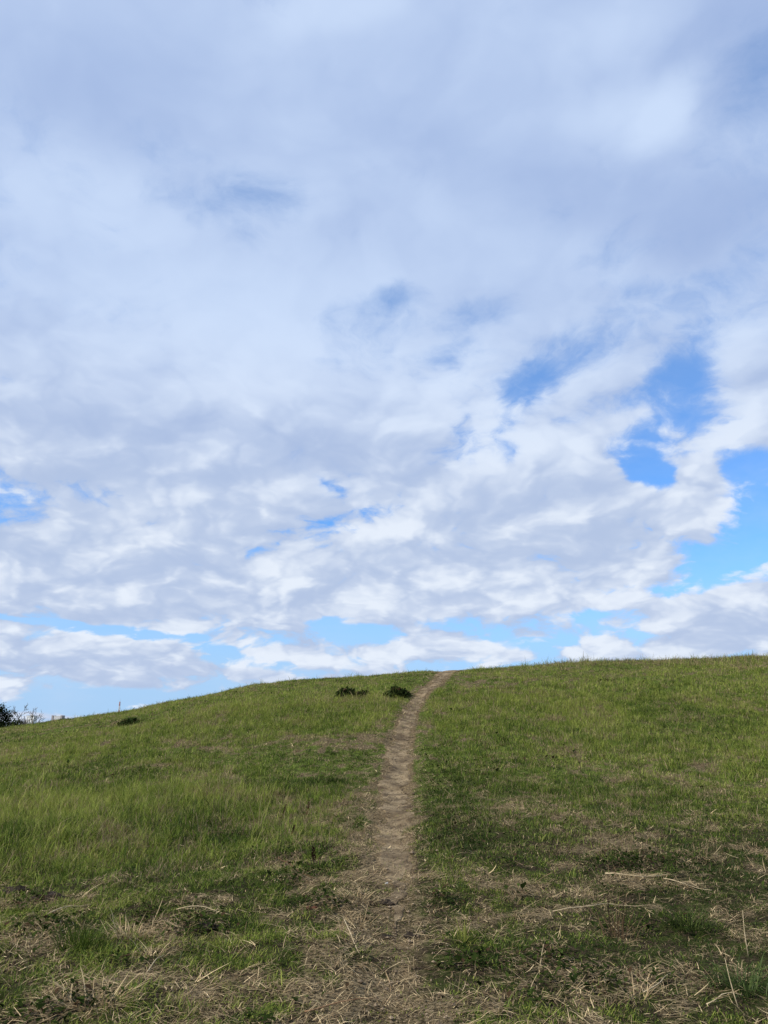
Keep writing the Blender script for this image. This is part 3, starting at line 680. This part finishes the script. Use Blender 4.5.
def tuft(px, py, n, L, W, spread, lean, bend, c1, c2, name, label, cat, mat, side=0.03, tip=0.0):
    o = root(name, px, py, label, cat)
    x = RNG.normal(0, spread, n); y = RNG.normal(0, spread * 0.7, n)
    p = np.stack([x, y, gz_rel(o, x, y) - 0.004], 1)
    az = np.arctan2(x, y) + RNG.normal(0, 0.6, n)
    ribbons('blades', p, L * np.exp(RNG.normal(0, 0.25, n)), W * np.exp(RNG.normal(0, 0.2, n)), az, np.abs(RNG.normal(lean, 0.3, n)), np.abs(RNG.normal(bend, 0.35, n)),
            lerp(np.array(c1), np.array(c2), RNG.random(n)), mat, side=RNG.normal(0, side, n), tip=tip, parent=o)
tuft(-1.80, 6.15, 130, 0.17, 0.005, 0.07, 0.95, 0.7, TAN * 1.2, STRAW * 1.3, 'straw_tuft', 'spiky pale straw tuft splayed over green grass at lower left', 'straw tuft', straw_m)
tuft(-1.52, 5.67, 40, 0.12, 0.005, 0.03, 1.0, 0.6, TAN, STRAW * 1.2, 'straw_tuft', 'smaller straw tuft just below the spiky pale straw tuft', 'straw tuft', straw_m)
tuft(-1.56, 4.80, 120, 0.20, 0.005, 0.09, 1.2, 0.3, TAN, STRAW * 1.2, 'straw_tuft', 'flattened straw tuft at the bottom left edge of the turf', 'straw tuft', straw_m)
tuft(1.44, 4.95, 50, 0.12, 0.0045, 0.05, 1.1, 0.5, TAN, STRAW * 1.2, 'straw_tuft', 'pale straw tuft in dark grass at lower right', 'straw tuft', straw_m)
tuft(-0.20, 6.92, 90, 0.14, 0.0045, 0.07, 1.05, 0.5, TAN * 1.1, STRAW * 1.25, 'straw_tuft', 'yellow straw tuft splayed on the left edge of the path', 'straw tuft', straw_m)
tuft(-0.21, 6.32, 110, 0.13, 0.0045, 0.07, 1.15, 0.6, TAN * 1.1, STRAW * 1.35, 'straw_tuft', 'bright straw tuft left of the dark clods on the path', 'straw tuft', straw_m)
tuft(1.65, 6.09, 46, 0.24, 0.006, 0.035, 0.22, 0.4, UMBER * 1.1, TAN * 0.8, 'dead_dock_tuft', 'upright rusty brown tuft below the bright sheaf on the right turf', 'dead tuft', straw_m, 0.02)
tuft(0.53, 5.86, 34, 0.17, 0.007, 0.02, 0.75, 0.6, (0.13, 0.16, 0.03), (0.24, 0.24, 0.06), 'bright_grass_tuft', 'yellow-green wide bladed grass tuft just right of the path', 'grass tuft', grass_m)
tuft(2.09, 5.07, 190, 0.19, 0.0045, 0.07, 0.6, 1.0, (0.035, 0.060, 0.015), (0.11, 0.15, 0.045), 'coarse_grass_tuft', 'blue-green coarse grass tuft at the right edge of the turf', 'grass tuft', grass_m)
tuft(-2.07, 5.88, 240, 0.16, 0.004, 0.10, 0.35, 0.5, (0.030, 0.052, 0.010), (0.075, 0.11, 0.016), 'coarse_grass_tuft', 'dense dark green grass tuft left of the spiky straw tuft', 'grass tuft', grass_m)
tuft(2.20, 6.17, 160, 0.17, 0.004, 0.07, 0.55, 0.8, (0.030, 0.048, 0.012), (0.075, 0.10, 0.02), 'coarse_grass_tuft', 'dark green grass tuft with arching blades right of the rusty brown tuft', 'grass tuft', grass_m)
tuft(3.61, 24.29, 60, 0.22, 0.012, 0.16, 1.25, 0.3, UMBER, TAN, 'dead_stalk_heap', 'flat heap of dead brown stalks right of the path near the brow', 'stalk heap', straw_m)
tuft(13.26, 28.36, 70, 0.30, 0.014, 0.20, 1.3, 0.2, STRAW * 0.8, STRAW * 1.3, 'dead_stalk_heap', 'flat pale heap of dead grass on the right ridge by the frame edge', 'stalk heap', straw_m)

# dug soil
def molehill(px, py, r, label):
    o = tag(Geo().lump((0, 0, 0), (r, r * 0.8, r * 0.38), px * 3.7 + py, 16, 10, 0.75, 2.6).build('molehill', soil_m), label, 'molehill')
    o.location = (px, py, float(ground_z(px, py)) + r * 0.02)
molehill(-3.29, 7.57, 0.11, 'small dark molehill at the left edge of the turf')
molehill(-2.85, 7.22, 0.13, 'wider dark molehill above the dark leaves at lower left')
molehill(-1.28, 6.20, 0.08, 'small black molehill right of the spiky straw tuft')
def clod(px, py, r, label, mat=soil_m, name='earth_clod', cat='clod', flat=0.5):
    g = Geo()
    for k in range(4): g.lump((RNG.normal(0, r * 0.5), RNG.normal(0, r * 0.4), RNG.uniform(0, r * 0.15)), (r * RNG.uniform(0.45, 0.75), r * RNG.uniform(0.4, 0.6), r * flat * RNG.uniform(0.5, 0.9)), px * 5 + py + k, 12, 8, 0.8, 2.8)
    o = tag(g.build(name, mat), label, cat); o.location = (px, py, float(ground_z(px, py)) + r * 0.1)
clod(0.20, 6.08, 0.050, 'blackest earth clod in the middle of the path')
clod(0.03, 6.08, 0.042, 'low dark earth clod left of the blackest clod on the path')
clod(0.01, 6.93, 0.055, 'dark flat earth clod on the path above the two clods')
clod(-0.56, 6.60, 0.035, 'small reddish brown clod in dark leaves left of the path', rough_mat('reddish_clod', (0.05, 0.022, 0.014), (0.12, 0.05, 0.03), 40, 4))
clod(0.02, 7.60, 0.020, 'small pale stone lying on the path', rough_mat('pale_stone', (0.42, 0.42, 0.40), (0.60, 0.60, 0.57), 20, 4), 'pale_stone', 'stone', 0.6)

# ---------------------------------------------------------------- beyond the hill
def evergreen(x, y, h, rad, label):
    o = root('evergreen_tree', x, y, label, 'tree', None, 0, -0.2)
    g = Geo(); g.tube([(0, 0, 0), (0.08, 0, h * 0.4), (0, 0.05, h * 0.9)], [0.22, 0.17, 0.05], 9)
    cl = []
    for k in range(170):
        d = RNG.normal(0, 1, 3); d /= np.linalg.norm(d); rr = RNG.random() ** 0.4
        c = np.array([d[0] * rad * rr, d[1] * rad * rr, h * 0.54 + d[2] * h * 0.44 * rr]); c[0] *= 1.0 + 0.15 * math.sin(c[2] * 2)
        cl.append(c)
        if k < 30: g.tube([(0, 0, h * 0.3 + 0.3 * (c[2] - h * 0.3)), tuple(c * 0.6 + np.array([0, 0, h * 0.16])), tuple(c)], [0.07, 0.045, 0.015], 5)
    g.build('trunk', bark_m, o)
    P_ = []; T_ = []
    for c in cl:
        m = 260; q = RNG.normal(0, 0.36, (m, 3)) * np.array([1, 1, 0.75]); P_.append(c + q); T_.append(np.full(m, RNG.random()))
    P_ = np.concatenate(P_); T_ = np.concatenate(T_); n = len(P_)
    col = lerp(np.array([0.010, 0.017, 0.007]), np.array([0.035, 0.05, 0.018]), T_) * np.exp(RNG.normal(0, 0.25, (n, 1)))
    leaves('crown', P_, 0.20 * np.exp(RNG.normal(0, 0.25, n)), RNG.uniform(0, 6.28, n), RNG.normal(0.1, 0.5, n), col, weed_m, o)
evergreen(-38.9, 80.0, 8.3, 2.7, 'dark dense evergreen tree beyond the left slope, cut by the frame')

def bare_tree(x, y, h, label):
    o = root('bare_tree', x, y, label, 'tree', None, 0, -0.2)
    lim = Geo(); tw = Geo(); rnd = random.Random(8)
    def grow(p, d, L, r, lev):
        pts = [p]; q = p
        for k in range(3):
            d = (d + Vector((rnd.gauss(0, 0.13), rnd.gauss(0, 0.13), rnd.gauss(0.06, 0.08)))).normalized(); q = q + d * (L / 3); pts.append(q)
        (lim if lev < 2 else tw).tube(pts, [r, r * 0.85, r * 0.7, r * 0.5], 5 if lev < 3 else 4)
        if lev == 5: return
        for k in range(4 if lev else 3):
            a = rnd.uniform(0, 6.28); s = rnd.uniform(0.3, 0.62)
            u = d.orthogonal().normalized(); w = d.cross(u)
            grow(pts[rnd.choice((1, 2, 3)) if lev else 3], (d * math.cos(s) + (u * math.cos(a) + w * math.sin(a)) * math.sin(s)).normalized(), L * rnd.uniform(0.52, 0.70), max(r * 0.58, 0.016), lev + 1)
    grow(Vector((0, 0, 0)), Vector((0.05, 0, 1)), h * 0.40, 0.13, 0)
    lim.build('trunk', bark_m, o); tw.build('crown', twig_m, o)
bare_tree(-37.0, 79.0, 9.0, 'leafless twiggy tree right of the dark evergreen beyond the left slope')

white_m = rough_mat('white_render', (0.76, 0.76, 0.75), (0.82, 0.82, 0.81), 0.2, 3)
pale_m = rough_mat('pale_concrete', (0.50, 0.49, 0.50), (0.58, 0.57, 0.57), 0.2, 3)
dim_m = rough_mat('grey_brown_cladding', (0.30, 0.27, 0.27), (0.36, 0.32, 0.32), 0.3, 3)
glass_m = rough_mat('dim_window', (0.30, 0.34, 0.40), (0.36, 0.40, 0.46), 0.5, 2, rough=0.3)
bx = 1200 * (-352 / 774) / 1.0341
o = root('tower_block', bx, 1200.0, 'white tower block showing over the left slope beside the bare tree', 'building')
zt = 27.3 - o.location.z
Geo().box(-5.6, 5.6, -6, 6, -3, zt).build('wall', white_m, o, False)
Geo().box(-5.9, 5.9, -6.3, 6.3, zt + 0.01, zt + 0.7).build('roof', pale_m, o, False)
Geo().box(-2.0, 2.4, -2, 2, zt + 0.71, zt + 2.6).build('roof_hut', white_m, o, False)
for r in range(3):
    for c in range(3):
        Geo().box(-4.3 + c * 3.3, -2.5 + c * 3.3, -6.06, -6.005, zt - 3.2 - r * 3.2, zt - 1.6 - r * 3.2).build('window', glass_m, o, False)
bx = 1250 * (-325.5 / 774) / 1.0335
o = root('flat_roofed_building', bx, 1250.0, 'pale flat roofed building with two darker end towers beyond the left slope', 'building')
zt = 28.0 - o.location.z
Geo().box(-5.4, 5.4, -5, 5, -3, zt).build('wall', pale_m, o, False)
Geo().box(-5.6, 5.6, -5.2, 5.2, zt + 0.01, zt + 0.6).build('roof', white_m, o, False)
for s in (-1, 1): Geo().box(s * 6.9 - 1.2, s * 6.9 + 1.2, -5.6, 5.6, -3, zt + 1.4).build('end_tower', dim_m, o, False)

red_m = rough_mat('faded_red_paint', (0.46, 0.24, 0.21), (0.52, 0.28, 0.25), 0.5, 3)
mwhite_m = rough_mat('mast_white_paint', (0.62, 0.60, 0.60), (0.70, 0.68, 0.68), 0.5, 3)
mx = 1200 * (-264 / 774) / 1.0285
o = root('transmission_mast', mx, 1200.0, 'slender red and white lattice mast standing far behind the left slope', 'mast')
ht = 1.6 + 0.0390 * 1200 - o.location.z
N = 9
for k in range(N):
    z0, z1 = ht * k / N, ht * (k + 1) / N - 0.02
    w0, w1 = 3.4 - 2.4 * k / N, 3.4 - 2.4 * (k + 1) / N
    g = Geo()
    cs = [(-1, -1), (1, -1), (1, 1), (-1, 1)]
    for i in range(4):
        a, b = cs[i], cs[(i + 1) % 4]
        g.tube([(a[0] * w0 / 2, a[1] * w0 / 2, z0), (a[0] * w1 / 2, a[1] * w1 / 2, z1)], 0.28, 5)
        for m in range(3):
            t0, t1 = m / 3, (m + 1) / 3; wa, wb = (w0 + (w1 - w0) * t0) / 2, (w0 + (w1 - w0) * t1) / 2; za, zb = z0 + (z1 - z0) * t0, z0 + (z1 - z0) * t1
            g.tube([(a[0] * wa, a[1] * wa, za), (b[0] * wb, b[1] * wb, zb)], 0.14, 4); g.tube([(b[0] * wa, b[1] * wa, za), (a[0] * wb, a[1] * wb, zb)], 0.14, 4)
    g.build('lattice_section', red_m if k % 2 == 0 else mwhite_m, o, False)
Geo().tube([(0, 0, ht), (0, 0, ht + 4)], [0.2, 0.08], 5).build('antenna', pale_m, o, False)


cam = bpy.data.cameras.new('camera'); co = bpy.data.objects.new('camera', cam); SC.collection.objects.link(co)
co.location = (0, 0, 1.6); co.rotation_euler = (math.radians(90 + 16), 0, 0)
cam.sensor_fit = 'VERTICAL'; cam.sensor_height = 24.0; cam.lens = 24.0 * 774.0 / 1024.0
cam.clip_start = 0.05; cam.clip_end = 20000
SC.camera = co
sun = bpy.data.lights.new('sun', 'SUN'); so = bpy.data.objects.new('sun', sun); SC.collection.objects.link(so)
sun.energy = 5.0; sun.angle = math.radians(0.6); sun.color = (1.0, 0.93, 0.82)
a, e = math.radians(SUN_AZ), math.radians(SUN_EL)
so.rotation_euler = Vector((math.sin(a) * math.cos(e), math.cos(a) * math.cos(e), math.sin(e))).to_track_quat('Z', 'Y').to_euler()
SC.view_settings.view_transform = 'Standard'; SC.view_settings.look = 'None'; SC.view_settings.exposure = 0
SC.render.engine = 'CYCLES'
